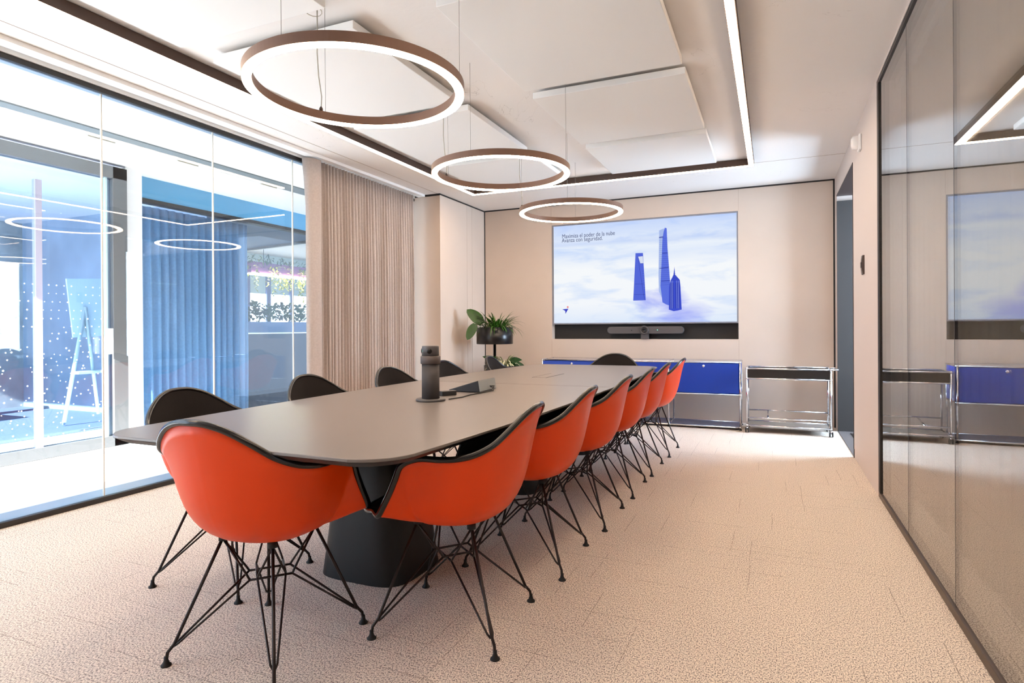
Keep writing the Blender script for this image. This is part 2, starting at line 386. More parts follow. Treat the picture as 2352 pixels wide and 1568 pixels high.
for i in range(13):
    z = 2.65-2.63*i/12; fl = .05*max(0, 1-i/2.0)
    ed.append([(-3.90-fl*.8, 4.40-fl, z), (-3.90, 4.30-fl*1.0, z), (-3.865, 4.255-fl*.3, z), (-3.825, 4.27, z), (-3.80, 4.33, z), (-3.80, 4.385, z), (-3.83, 4.41, z)])
f.grid(ed); fixed(f, 'leading_edge', m_cur, cu, solid=.003)
ct = B((-3.865, YF, 2.662), (-3.775, 6.15, 2.689)).build('curtain_track', m_white); tag(ct, 'long white curtain track on the ceiling above the left glass', 'curtain track')
cb = thing('curtain', 'blue-grey pleated curtain beyond the tinted glass across the corridor', 'curtain', (-6.15, 4.9, 0))
fixed(pleats(-6.16, 4.28, 5.72, .02, 2.43, .035, 15, 5), 'curtain_fabric', mat('blue grey curtain fabric', lin(158, 188, 214), .95, noise=.06, nscale=50), cb, solid=.003)

# ------------------------------------------------------------------ open office far behind the tinted glass
m_off = mat('grey office wall', lin(150, 160, 165), .7)
struct(B((-12.6, 3.7, 0), (-12.5, 14, 3.4)).build('wall_office_back', mat('pale office blind wall', lin(190, 205, 200), .7)), 'pale far wall of the open office', 'wall')
struct(B((-12.5, 13.9, 0), (-6.1, 14, 3.4)).build('wall_office_side', m_off), 'side wall of the open office', 'wall')
struct(MB().prism([(-10, 5.3), (-6.06, 5.3), (-6.06, 7.78), (-10, 8.53)], 2.6, 2.66).build('ceiling_office', mat('grey blue ceiling', lin(118, 126, 140), .7)), 'grey lower ceiling over the open office', 'ceiling')
struct(B((-12.5, 5.25, 3.1), (-6.1, 14, 3.2)).build('ceiling_office_high', mat('warm ceiling', lin(222, 205, 190), .7)), 'pale warm ceiling of the far office', 'ceiling')
struct(MB().prism([(-6.06, 7.74), (-6.06, 7.80), (-10, 8.55), (-10, 8.49)], 2.56, 3.1).build('trim_5', m_dark), 'dark edge between the two office ceilings', 'trim')
struct(B((-12.5, 5.25, -.002), (-6.3, 14, .004)).build('floor_office', mat('dark office carpet', lin(60, 62, 74), .9)), 'dark carpet of the open office', 'floor')
w5 = thing('window_5', 'bright row of windows at the back of the open office', 'window', (-12.45, 12.0, 0)); w5['kind'] = 'structure'
fixed(B((-12.46, 10.2, 1.30), (-12.44, 13.8, 2.05)), 'lit_pane', emit('office daylight', (.9, .96, 1, 1), 9), w5)
fixed(B((-12.46, 10.2, 2.05), (-12.43, 13.8, 2.75)), 'roller_blind', mat('pale blind', lin(200, 215, 212), .8), w5)
f = MB()
for y in (10.2, 11.45, 12.15, 13.0, 13.75): f.box((-12.43, y, 1.2), (-12.38, y+.14, 2.8))
fixed(f, 'window_frame', mat('blue grey mullion', lin(96, 104, 150), .5), w5)

def leaf(mb, base, d, L, W, droop, up=Vector((0, 0, 1)), seg=5, fold=.15, ex=.8):
    d = Vector(d).normalized(); base = Vector(base); side = d.cross(up)
    if side.length < .05: side = Vector((1, 0, 0))
    side.normalize(); p = base.copy(); cur = d.copy(); rows = []
    for i in range(seg+1):
        t = i/seg; wd = W*math.sin(PI*min(1, .08+t*.92))**ex*(1-.15*t) if i < seg else .0005
        nrm = side.cross(cur)
        rows.append([p-side*wd*.5+nrm*wd*fold, p.copy(), p+side*wd*.5+nrm*wd*fold])
        p = p+cur*L/seg; cur = (cur+Vector((0, 0, -droop/seg))).normalized()
    mb.grid(rows)
# hanging planter over the office counter
hp = thing('hanging_planter', 'suspended planter trough with trailing greenery beyond the tinted glass', 'hanging planter', (-10, 10.6, 2.3))
fixed(B((-10.05, 9.3, 2.28), (-9.9, 12.3, 2.52)), 'trough', mat('magenta blue trough', lin(150, 90, 140), .6), hp)
fixed(B((-10.04, 9.3, 2.25), (-9.88, 12.3, 2.28)), 'light_strip', emit('planter light', (1, .8, .5, 1), 45), hp)
for y in (9.7, 11.9): fixed(MB().tube([(-9.97, y, 2.52), (-9.97, y, 3.1)], .006, 6), 'suspension_rod', m_dark, hp)
f = MB(); g = MB(); r = random.Random(11)
for k in range(520):
    y = r.uniform(9.15, 12.4); x = r.uniform(-10.1, -9.82); z = r.uniform(2.38, 2.62)
    leaf(f, (x, y, z), (r.uniform(-.3, 1), r.uniform(-1, 1), r.uniform(-.3, 1)), r.uniform(.06, .13), .035, .8, seg=3)
for k in range(60):
    y = r.uniform(9.15, 12.4); x = r.uniform(-10.08, -9.80); z = 2.45; L = r.uniform(.35, .8)
    n_ = int(L/.03)
    for q in range(n_):
        leaf(g, (x+r.uniform(-.02, .02), y+r.uniform(-.03, .03), z-q*.03), (r.uniform(-1, 1), r.uniform(-1, 1), r.uniform(-.8, .3)), r.uniform(.06, .10), .045, .5, seg=2)
fixed(f, 'foliage', m_leafd, hp); fixed(g, 'trailing_vines', m_leafy, hp)
pc = thing('planter_cabinet', 'long grey office cabinet with plant trough beyond the tinted glass', 'cabinet', (-8.6, 9.0, 0))
fixed(B((-8.8, 7.3, 0), (-8.4, 13, 1.02)), 'body', mat('grey cabinet', lin(66, 64, 74), .6), pc)
fixed(B((-8.8, 7.3, 1.05), (-8.42, 13, 1.24)), 'trough', mat('slate blue trough', lin(84, 108, 140), .5), pc)
fixed(B((-8.39, 7.3, 1.025), (-8.385, 13, 1.04)), 'light_line', m_chrome, pc)
lab = ['leafy green plant at the curtain end of the office trough', 'leafy green plant second from the curtain in the office trough', 'leafy green plant in the middle of the office trough', 'leafy green plant fourth from the curtain in the office trough', 'leafy green plant beside the near curtain end of the office trough']
for k in range(5):
    f = MB(); y0 = 7.75+k*.38
    for q in range(80):
        a = r.uniform(0, 2*PI); h = r.uniform(0, .33)
        leaf(f, (-8.6+.05*math.cos(a), y0+.12*math.sin(a), 1.22+h), (math.cos(a), math.sin(a), r.uniform(.3, 1.3)), r.uniform(.12, .20), .07, 1.0, seg=3)
    tag(f.build('trough_plant', [mat('mid green leaf', lin(70, 120, 66), .5, noise=.3, nscale=20), m_leaf][k % 2]), lab[k], 'plant', 'plants in the office trough')
# meeting corner behind the second partition: back wall, easel, bench
struct(B((-10.1, -3, 0), (-10.0, 5.3, ZC)).build('wall_meeting_back', mat('grey striped wall', lin(172, 176, 174), .7, noise=.25, nscale=2.2)), 'grey wall of the room behind the dotted glass', 'wall')
struct(B((-10.0, 5.2, 0), (-6.25, 5.3, ZC)).build('wall_meeting_side', mat('grey blue side wall', lin(152, 168, 184), .6, noise=.15, nscale=1.6)), 'side wall of the room behind the dotted glass', 'wall')
struct(B((-10.0, 1.0, 2.66), (-6.10, 5.3, 2.76)).build('ceiling_meeting', m_white), 'ceiling of the room behind the dotted glass', 'ceiling')
struct(B((-10.0, .0, -.002), (-6.9, 5.2, .004)).build('floor_meeting', mat('blue carpet', lin(84, 98, 128), .9)), 'blue carpet behind the dotted glass', 'floor')
bn = thing('bench_sofa', 'long violet-blue bench sofa behind the dotted glass', 'sofa', (-9.0, 3.0, 0))
fixed(B((-9.3, 1.2, .12), (-8.6, 3.9, .44)), 'seat', mat('blue upholstery', lin(64, 84, 168), .9), bn, bevel=.03)
fixed(B((-9.45, 1.2, .12), (-9.25, 3.9, .86)), 'backrest', mat('violet upholstery', lin(112, 92, 160), .9), bn, bevel=.03)
ez = thing('easel', 'pale flip-chart easel standing behind the dotted glass', 'easel', (-7.0, 3.66, 0))
es = mat('pale easel tube', lin(196, 214, 220), .4)
def yz(px, py, x=-7.0):
    d = r2*((px-CX)/F_PX)-u2*((py-CY)/F_PX)+fw; t = x/d.x; return (x, d.y*t, 1.10+d.z*t)
A = [yz(150, 640), yz(258, 640), yz(258, 770), yz(166, 775)]
f = MB(); f.add([(p[0]+dx, p[1]-.0, p[2]) for dx in (0, .02) for p in A], [(3, 2, 1, 0), (4, 5, 6, 7), (0, 1, 5, 4), (1, 2, 6, 5), (2, 3, 7, 6), (3, 0, 4, 7)])
fixed(f, 'board', mat('pale writing board', lin(206, 228, 236), .4), ez)
fixed(MB().tube([yz(196, 705, -6.97), yz(147, 970, -6.97)], .02, 8), 'leg', es, ez)
fixed(MB().tube([yz(196, 705, -6.96), yz(226, 950, -6.96)], .018, 8), 'leg', es, ez)
q = yz(147, 970, -6.97)
fixed(MB().tube([yz(196, 705, -6.99), (-7.5, q[1]+.3, .02)], .016, 8), 'leg', es, ez)
a_, b_ = yz(170, 855, -6.94), yz(262, 862, -6.94)
fixed(B((-6.99, a_[1], a_[2]-.02), (-6.86, b_[1], a_[2]+.01)), 'pen_tray', es, ez)

# ------------------------------------------------------------------ right glazed partition with vertical blinds
w6 = thing('window_6', 'tall glossy glass partition in dark frame filling the right side', 'glass partition', (XR, 1.5, 0)); w6['kind'] = 'structure'
f = MB(); f.box((XR, YF, 0), (XR+.06, 4.50, .035)); fixed(f, 'base_rail', mat('dark bronze rail', lin(84, 70, 60), .4, .5), w6, bevel=.002)
fixed(B((XR, YF, 2.64), (XR+.06, 4.50, 2.672)), 'top_rail', m_dark, w6, bevel=.002)
fixed(B((XR, 4.435, .035), (XR+.06, 4.50, 2.64)), 'side_post', m_black, w6)
js = [YF, -.7, .17, 1.03, 1.89, 2.75, 3.61, 4.435]
for a, b in zip(js[:-1], js[1:]):
    fixed(B((XR+.008, a+.0015, .03), (XR+.018, b-.0015, 2.645)), 'pane', m_glassR, w6)
for y in js[1:-1]: fixed(B((XR+.0075, y-.0015, .03), (XR+.0185, y+.0015, 2.645)), 'glazing_seal', m_gray, w6)
vb = thing('vertical_blinds', 'pale grey-beige vertical blinds hanging behind the right glass partition', 'blinds', (XR+.14, 1.5, 0))
m_slat = mat('pale blind slat', lin(222, 214, 200), .85)
_n = m_slat.node_tree.nodes; _t = _n.new('ShaderNodeBsdfTranslucent'); _t.inputs[0].default_value = lin(222, 214, 200); _x = _n.new('ShaderNodeMixShader'); _x.inputs[0].default_value = .45
_l = m_slat.node_tree.links; _l.new(_n['Principled BSDF'].outputs[0], _x.inputs[1]); _l.new(_t.outputs[0], _x.inputs[2]); _l.new(_x.outputs[0], _n['Material Output'].inputs[0])
fixed(B((XR+.10, YF, 2.60), (XR+.18, 4.48, 2.66)), 'headrail', m_white, vb)
y = 4.40
while y > -1.5:
    f = MB(); rows = []
    for zz in (.10, 1.35, 2.6):
        row = []
        for k in range(7):
            t = k/6-.5; ang = -.08
            row.append((XR+.135+t*.14*math.sin(ang)+.012*math.cos(t*PI), y+t*.14*math.cos(ang), zz))
        rows.append(row)
    f.grid(rows); fixed(f, 'slat', m_slat, vb, solid=.001); y -= .118
struct(B((XR+.5, YF, 0), (XR+.6, 4.8, ZC)).build('wall_right_outer', mat('pale outer wall', lin(226, 220, 210), .8)), 'wall seen dimly behind the vertical blinds', 'wall')
struct(B((XR+.02, YF, -.1), (XR+.6, 5.08, 0)).build('floor_right', m_carpet), 'carpet behind the right glass', 'floor')
struct(B((XR+.0, YF, 2.70), (XR+.6, 5.08, 2.8)).build('ceiling_right', m_conc), 'ceiling behind the right glass', 'ceiling')
lp = thing('blind_fill_lamp', 'added slim fill lamp, unseen, brightening the vertical blinds from behind', 'light', (XR+.36, 1.6, 2.66))  # added fill lamp, out of sight, to brighten the blinds from behind
B((-.04, -2.8, .012), (.04, 2.8, .04)).build('housing', m_white, lp); B((-.035, -2.79, 0), (.035, 2.79, .012)).build('diffuser', emit('blind fill glow', (1, .93, .84, 1), 3), lp)
# switch and detector on the right wall
ls = thing('light_switch', 'dark curved light switch on the pale wall beside the glass', 'switch', (XR, 5.13, 1.55))
f = MB(); rows = []
for i in range(9):
    z = -.07+.14*i/8; d = .012+.006*math.cos((i/8-.5)*PI)
    rows.append([(-.0, -.035, z), (-d, -.033, z), (-d, .033, z), (0, .035, z)])
f.grid(rows, False); f.build('switch_plate', mat('dark bronze switch', lin(74, 62, 58), .4, .4), ls)
B((-.022, -.012, -.02), (-.016, .012, .02)).build('rocker', m_gray, ls)
sd_ = thing('motion_sensor', 'small white corner motion sensor high on the pale wall', 'sensor', (XR, 5.26, 2.49))
B((-.02, -.045, -.06), (0, .045, .06)).build('mount', m_white, sd_, bevel=.006)
f = MB().lathe([(.001, -.05), (.03, -.045), (.038, -.02), (.038, .03), (.03, .05), (.001, .052)], (-.03, .0, 0), 20); f.build('sensor_dome', mat('white dome', lin(236, 234, 232), .25), sd_)

# ------------------------------------------------------------------ ceiling panels
pl = [('left', -2.915, -1.935), ('right', -1.458, -.467)]
rows_ = [(1.17, 2.27, 'nearest row, cut by the top edge'), (2.475, 3.595, 'second row from the camera'), (3.73, 4.83, 'third row from the camera'), (4.96, 5.88, 'last row before the screen wall')]
first = None
for sname, xa, xb in pl:
    for ya, yb, txt in rows_:
        
        if first is None:
            first = thing('acoustic_panel', 'x', 'ceiling panel', ((xa+xb)/2, (ya+yb)/2, 2.618), 0, 'white acoustic panels under the ceiling')
            hx, hy = .490, .552
            B((-hx, -hy, 0), (hx, hy, .042)).build('panel', m_panelw, first, bevel=.003)
            for sx in (-1, 1):
                for sy in (-1, 1): B((sx*.36-.012, sy*.42-.012, .042), (sx*.36+.012, sy*.42+.012, .0715)).build('spacer', m_white, first)
            o = first
        else: o = copy_tree(first)
        o.location = ((xa+xb)/2, (ya+yb)/2, 2.618); o.scale = (1, (yb-ya)/1.104, 1)
        o['label'] = 'white acoustic ceiling panel, %s column, %s' % (sname, txt)

# ------------------------------------------------------------------ linear lamp and ring lamps
BZ = 2.62
def bar(a, b, name, parent):
    (x0, y0), (x1, y1) = a, b; w_ = .025
    if x0 == x1: lo = (x0-w_, y0, BZ+.004); hi = (x0+w_, y1, BZ+.066); dl = (x0-w_+.004, y0+.004, BZ); dh = (x0+w_-.004, y1-.004, BZ+.006)
    else: lo = (x0, y0-w_, BZ+.004); hi = (x1, y0+w_, BZ+.066); dl = (x0+.004, y0-w_+.004, BZ); dh = (x1-.004, y0+w_-.004, BZ+.006)
    fixed(B(lo, hi), name, m_bar_side, parent); fixed(B(dl, dh), 'diffuser', m_led, parent)
ll = thing('linear_lamp', 'large rectangular warm white light frame in dark profile under the ceiling', 'light', (-1.65, 3.5, BZ))
bar((-3.125, -.4), (-3.125, 6.17), 'profile', ll); bar((-.18, -.4), (-.18, 6.17), 'profile', ll); bar((-3.10, 6.145), (-.205, 6.145), 'profile', ll)
f = MB()
for x, y in ((-3.125, 2.0), (-3.125, 3.2), (-3.125, 4.9), (-.18, 2.6), (-.18, 4.2), (-2.4, 6.145), (-1.3, 6.145), (-.9, 6.145)): fixed(B((x-.012, y-.012, BZ+.066), (x+.012, y+.012, ZC)), 'mount', m_white, ll)
def ring_lamp(loc, lab, ang):
    o = thing('ring_lamp', lab, 'light', loc, 0, 'ring pendant lamps')
    R = .439
    prof = [(R-.020, .006), (R-.020, .046), (R+.020, .046), (R+.020, .006)]
    f = MB(); f.lathe(prof+[prof[0]], n=128, cap=False, smooth=False); f.build('ring_profile', mat('bronze ring profile', lin(112, 84, 70), .45, .3), o)
    f = MB(); pr = [(R-.018, .007), (R-.018, .0), (R+.018, .0), (R+.018, .007)]
    f.lathe(pr, n=128, cap=False, smooth=False); f.build('diffuser', m_led, o)
    for a in ang:
        x, y = R*math.cos(a), R*math.sin(a)
        MB().tube([(x, y, .046), (x, y, ZC-loc[2])], .0011, 6).build('suspension_wire', mat('thin steel wire', lin(150, 145, 138), .4, .8), o)
    x, y = R*math.cos(ang[0]+.05), R*math.sin(ang[0]+.05)
    pts = [(x, y, .05), (x+.004, y, .12), (x-.01, y-.004, .22), (x-.022, y, .34), (x-.02, y, .46), (x-.02, y, ZC-loc[2]-.015)]
    MB().tube(pts, .0028, 6).build('power_cable', mat('pale grey cable', lin(176, 172, 158), .5), o)
    f = MB().lathe([(.009, 0), (.009, .018), (.004, .028)], (x, y, .044), 12); f.build('cable_gland', m_bar_side, o)
    f = MB(); x2, y2 = x-.02, y
    f.lathe([(.012, 0), (.012, .012)], (x2, y2, ZC-loc[2]-.014), 12)
    f.tube([(x2+.045*math.cos(t)-.03, y2+.045*math.sin(t), ZC-loc[2]-.02-.01*math.sin(t)) for t in [k*2*PI/14 for k in range(15)]], .0022, 5)
    f.build('ceiling_loop', mat('pale cord loop', lin(190, 184, 170), .5), o)
    return o
a1 = math.radians(152)
for (x, y), an, lab in (((-1.636, 2.120), (148, 30, -90), 'largest-looking ring pendant lamp, nearest the camera, glowing warm white'), ((-1.656, 3.657), (172, 8, -90), 'middle ring pendant lamp glowing warm white over the table'), ((-1.646, 5.142), (207, 102, -76), 'farthest ring pendant lamp, in front of the screen wall')):
    ring_lamp((x, y, 2.115), lab, tuple(math.radians(a) for a in an))

# ------------------------------------------------------------------ screen
tv = thing('wall_screen', 'large wall screen showing blue towers above clouds', 'screen', (-1.49, YB, 1.142))
SX0, SX1, SZ0, SZ1 = -2.594, -.376, 1.158, 2.405; YD = YB-.001
def cloud_mat():
    m = bpy.data.materials.new('cloud picture'); m.use_nodes = True; n = m.node_tree.nodes; l = m.node_tree.links
    n.remove(n['Principled BSDF']); e = n.new('ShaderNodeEmission'); l.new(e.outputs[0], n['Material Output'].inputs[0])
    tc = n.new('ShaderNodeTexCoord')
    mp = n.new('ShaderNodeMapping'); mp.inputs['Scale'].default_value = (1, 1, 4.0); l.new(tc.outputs['Object'], mp.inputs[0])
    t = n.new('ShaderNodeTexNoise'); t.inputs['Scale'].default_value = 1.5; t.inputs['Detail'].default_value = 6; t.inputs['Roughness'].default_value = .55; t.inputs['Distortion'].default_value = .4
    l.new(mp.outputs[0], t.inputs['Vector'])
    sx = n.new('ShaderNodeSeparateXYZ'); l.new(tc.outputs['Object'], sx.inputs[0])
    # bands by height
    hr = n.new('ShaderNodeMapRange'); hr.inputs[1].default_value = SZ0; hr.inputs[2].default_value = SZ1; l.new(sx.outputs['Z'], hr.inputs[0])
    rp = n.new('ShaderNodeValToRGB'); E = rp.color_ramp.elements
    E[0].position = 0; E[0].color = (.74, .84, 1, 1); E[1].position = 1; E[1].color = (.60, .72, 1, 1)
    for p_, c_ in ((.2, (.93, .96, 1, 1)), (.55, (.95, .975, 1, 1)), (.70, (.78, .86, 1, 1)), (.76, (.86, .92, 1, 1)), (.80, (.66, .76, .98, 1)), (.86, (.74, .83, 1, 1))):
        q = E.new(p_); q.color = c_
    ad = n.new('ShaderNodeMath'); ad.operation = 'MULTIPLY_ADD'; ad.inputs[1].default_value = .16; l.new(t.outputs['Fac'], ad.inputs[0])
    sb = n.new('ShaderNodeMath'); sb.operation = 'SUBTRACT'; sb.inputs[1].default_value = .08; l.new(hr.outputs[0], sb.inputs[0]); l.new(sb.outputs[0], ad.inputs[2])
    l.new(ad.outputs[0], rp.inputs['Fac'])
    # soft dark blue patches
    r3 = n.new('ShaderNodeValToRGB'); r3.color_ramp.elements[0].position = .30; r3.color_ramp.elements[0].color = (.72, .82, 1, 1); r3.color_ramp.elements[1].position = .50; r3.color_ramp.elements[1].color = (1, 1, 1, 1)
    l.new(t.outputs['Fac'], r3.inputs['Fac'])
    mu = n.new('ShaderNodeMixRGB'); mu.blend_type = 'MULTIPLY'; mu.inputs[0].default_value = 1; l.new(rp.outputs[0], mu.inputs[1]); l.new(r3.outputs[0], mu.inputs[2])
    prev = mu.outputs[0]
    # blue haze at the feet of the towers and at the lower right
    for cx, cz, rx, rz, k in ((-1.40, 1.42, .14, .16, .55), (-1.12, 1.45, .22, .24, .85), (-.92, 1.28, .30, .14, .7), (-1.12, 1.20, .4, .10, .35)):
        m2 = n.new('ShaderNodeMapping'); m2.vector_type = 'TEXTURE'; m2.inputs['Location'].default_value = (cx, 0, cz); m2.inputs['Scale'].default_value = (rx, 1, rz)
        l.new(tc.outputs['Object'], m2.inputs[0])
        s2 = n.new('ShaderNodeSeparateXYZ'); l.new(m2.outputs[0], s2.inputs[0])
        cb_ = n.new('ShaderNodeCombineXYZ'); l.new(s2.outputs['X'], cb_.inputs['X']); l.new(s2.outputs['Z'], cb_.inputs['Y'])
        ln = n.new('ShaderNodeVectorMath'); ln.operation = 'LENGTH'; l.new(cb_.outputs[0], ln.inputs[0])
        nz = n.new('ShaderNodeMath'); nz.operation = 'MULTIPLY_ADD'; nz.inputs[1].default_value = 1.6; l.new(t.outputs['Fac'], nz.inputs[0]); l.new(ln.outputs['Value'], nz.inputs[2])
        rg = n.new('ShaderNodeMapRange'); rg.inputs[1].default_value = 1.9; rg.inputs[2].default_value = .8; rg.inputs[3].default_value = 0; rg.inputs[4].default_value = k
        l.new(nz.outputs[0], rg.inputs[0])
        mm = n.new('ShaderNodeMixRGB'); mm.inputs[2].default_value = (.22, .26, .98, 1); l.new(rg.outputs[0], mm.inputs[0]); l.new(prev, mm.inputs[1]); prev = mm.outputs[0]
    l.new(prev, e.inputs[0]); e.inputs[1].default_value = .62
    return m
fixed(B((TX0+.002, YB+.001, 1.142), (TX1-.002, YB+.06, TZ1-.002)), 'bezel', mat('grey screen bezel', lin(128, 130, 140), .5, .2), tv)
fixed(B((SX0, YD, SZ0), (SX1, YB+.002, SZ1)), 'display', cloud_mat(), tv)
def S(u, v): return (-2.62+u*2.26, 1.142+v*1.28)
def flat(poly, yy): 
    return MB().add([(S(u, v)[0], YD-yy, S(u, v)[1]) for u, v in poly], [tuple(range(len(poly)))])
def e_(n_, r_, g_, b_): return emit('picture '+n_, lin(r_, g_, b_), .58)
T1 = flat([(.466, .222), (.534, .223), (.520, .673), (.480, .675)], .0008); fixed(T1, 'pictured_tower', e_('blue', 88, 108, 226), tv)
f = flat([(.494, .640), (.519, .642), (.522, .575), (.506, .575)], .0014); fixed(f, 'pictured_gap', e_('pale', 226, 234, 252), tv)
f = MB()
def seg(u0, v0, u1, v1, w_=.0014):
    du, dv = (u1-u0)*2.26, (v1-v0)*1.28; L = math.hypot(du, dv); nx, nz = -dv/L*w_/2.26, du/L*w_/1.28
    o = flat([(u0+nx, v0+nz), (u1+nx, v1+nz), (u1-nx, v1-nz), (u0-nx, v0-nz)], .0018); f.add(o.v, o.f)
seg(.492, .645, .527, .225); seg(.507, .572, .522, .572); seg(.474, .38, .528, .378); seg(.470, .28, .532, .278)
for k in range(9): seg(.5145+k*.0012, .50-k*.022, .524+k*.0010, .50-k*.022, .001)
T2a = flat([(.604, .30), (.602, .45), (.6065, .85), (.606, .876), (.632, .892), (.634, .85), (.630, .40), (.632, .2)], .0008)
fixed(T2a, 'pictured_tower', e_('silver blue', 176, 196, 246), tv)
T2 = flat([(.622, .20), (.612, .35), (.624, .80), (.630, .86), (.636, .898), (.646, .892), (.650, .70), (.662, .40), (.656, .17), (.64, .18)], .0011)
fixed(T2, 'pictured_tower', e_('mid blue', 96, 118, 232), tv)
for k in range(24): seg(.606+k*.0001, .80-k*.019, .651+k*.0005, .80-k*.019, .0007)
seg(.607, .52, .657, .525, .003); seg(.616, .40, .661, .40, .003); seg(.622, .66, .650, .66, .003); seg(.606, .81, .628, .812, .005)
T3 = flat([(.655, .13), (.657, .34), (.664, .40), (.672, .425), (.680, .455), (.6845, .53), (.688, .455), (.700, .43), (.712, .405), (.715, .35), (.721, .129), (.70, .12), (.68, .115)], .0014)
fixed(T3, 'pictured_tower', e_('deep blue', 66, 84, 214), tv)
for u in (.662, .670, .678, .692, .702, .711): seg(u, .14, .6845+(u-.6845)*.9, .38, .0022)
for k in range(5): seg(.668+k*.0035, .40+k*.016, .709-k*.0045, .40+k*.016, .0012)
fixed(f, 'pictured_lines', e_('navy', 36, 44, 150), tv)
f = MB()
for u in (.666, .674, .697, .7065): seg(u, .14, .6845+(u-.6845)*.9, .40, .0012)
fixed(f, 'pictured_highlights', e_('pale blue', 200, 214, 250), tv)
fixed(flat([(.062, .152), (.098, .157), (.080, .105), (.079, .135)], .001), 'logo_arrow', e_('logo blue', 62, 70, 200), tv)
c = [(.094+.0058*math.cos(k*PI/8), .173+.0058*1.77*math.sin(k*PI/8)) for k in range(16)]
fixed(flat(c[::-1], .001), 'logo_dot', e_('logo coral', 250, 160, 160), tv)
def text(s, u, v, size, width, m, parent, name):
    cu_ = bpy.data.curves.new(name, 'FONT'); cu_.body = s; cu_.size = size; cu_.extrude = .0003
    o = bpy.data.objects.new(name, cu_); C.objects.link(o); o.data.materials.append(m)
    bpy.context.view_layer.update(); wd = o.dimensions.x
    o.parent = parent; x, z = S(u, v)
    o.location = Vector((x, YD-.0012, z))-Vector(parent.location); o.rotation_euler = (PI/2, 0, 0); o.scale = (width/wd, 1, 1)
    dg = bpy.context.evaluated_depsgraph_get(); me = bpy.data.meshes.new_from_object(o.evaluated_get(dg))
    q = bpy.data.objects.new(name, me); C.objects.link(q); q.parent = parent; q.location = o.location; q.rotation_euler = o.rotation_euler; q.scale = o.scale
    bpy.data.objects.remove(o); bpy.data.curves.remove(cu_)
    return q
text('Maximiza el poder de la nube', .062, .863, .075, .685, e_('text', 70, 78, 120), tv, 'text_line')
text('Avanza con seguridad.', .061, .822, .075, .535, e_('text', 70, 78, 120), tv, 'text_line')
# video bar in the recess under the screen
vbr = thing('video_bar', 'grey rounded conference camera bar under the screen', 'video bar', (-1.425, YB+.02, .958))
def pill(x0, x1, z0, z1, y0, y1):
    r_ = (z1-z0)/2; pts = []
    for k in range(13): a = PI/2+PI*k/12; pts.append((x0+r_+r_*math.cos(a), z0+r_+r_*math.sin(a)))
    for k in range(13): a = -PI/2+PI*k/12; pts.append((x1-r_+r_*math.cos(a), z0+r_+r_*math.sin(a)))
    n_ = len(pts)
    return MB().add([(p[0], y0, p[1]) for p in pts]+[(p[0], y1, p[1]) for p in pts], [tuple(range(n_)), tuple(range(n_, 2*n_))[::-1]]+[(i, n_+i, n_+(i+1) % n_, (i+1) % n_) for i in range(n_)])
pill(-.46, .46, .062, .150, -.06, .02).build('bar_body', m_gray, vbr, bevel=.006)
def disc_y(x, z, prof):
    return MB().lathe(prof, n=32, M=Matrix.Translation((x, 0, z)) @ Matrix.Rotation(PI/2, 4, 'X'))
o = disc_y(0, .106, [(.052, .05), (.054, .075), (.050, .082), (.036, .083), (.034, .078), (.001, .077)]); o.build('lens_housing', mat('dark grey housing', lin(62, 58, 58), .35), vbr)
o = disc_y(0, .106, [(.024, .076), (.024, .084), (.016, .085), (.012, .08), (.001, .0795)]); o.build('lens', mat('black lens', lin(14, 13, 14), .08), vbr)
B((-.045, -.05, 0), (.045, 0, .062)).build('foot', m_gray, vbr)
disc_y(.155, .108, [(.005, .06), (.005, .0615)]).build('status_light', emit('green light', (.2, 1, .6, 1), 1.5), vbr)
disc_y(-.155, .105, [(.007, .06), (.007, .0612)]).build('side_lens', m_black, vbr)

# ------------------------------------------------------------------ sideboard (chrome tubes, blue doors)
sb = thing('sideboard', 'long low sideboard with chrome tubes and three blue flap doors', 'sideboard', (-1.43, 7.0, 0), .012)
ux = [-1.112, -.372, .368, 1.108]; y0, y1 = -.2, .2; zs = (.028, .375, .718)
f = MB()
for x in ux:
    for y in (y0, y1): f.tube([(x, y, zs[0]), (x, y, zs[2])], .0095, 10)
    for z in zs: f.tube([(x, y0, z), (x, y1, z)], .0095, 10)
for z in zs:
    for y in (y0, y1): f.tube([(ux[0], y, z), (ux[-1], y, z)], .0095, 10)
f.build('tube_frame', m_chrome, sb)
for x in ux:
    for y in (y0, y1):
        for z in zs: MB().lathe([(.001, -.0135), (.009, -.010), (.0135, 0), (.009, .010), (.001, .0135)], (x, y, z), 12).build('ball_joint', m_chrome, sb)
        MB().lathe([(.016, 0), (.016, .012), (.006, .018)], (x, y, 0), 12).build('foot', m_rubber, sb)
for i in range(3):
    d = B((ux[i]+.012, y0-.009, zs[1]+.012), (ux[i+1]-.012, y0+.004, zs[2]-.012)).build('flap_door', m_blue, sb, bevel=.002)
    f = MB().lathe([(.014, 0), (.014, .010), (.011, .013), (.001, .014)], n=20, M=Matrix.Translation(((ux[i]+ux[i+1])/2, y0-.009, .677)) @ Matrix.Rotation(PI/2, 4, 'X'))
    k_ = f.build('lock_knob', m_chrome, d)
    k_.parent = d
B((ux[0], y0, zs[2]-.003), (ux[3], y1, zs[2]+.006)).build('top_panel', mat('glossy blue top', lin(60, 96, 160), .12, spec=.8, coat=1), sb)
f = MB(); f.box((ux[0], y0, zs[1]-.004), (ux[3], y1, zs[1]+.002))
f.box((ux[0], y1-.002, zs[1]), (ux[3], y1+.003, zs[2]))
for x in ux: f.box((x-.002, y0+.01, zs[1]), (x+.002, y1, zs[2]))
f.build('upper_box', m_blue, sb)
B((ux[0], y0, zs[0]-.003), (ux[3], y1, zs[0]+.004)).build('bottom_shelf', mat('slate sheet metal', lin(100, 104, 128), .45), sb)

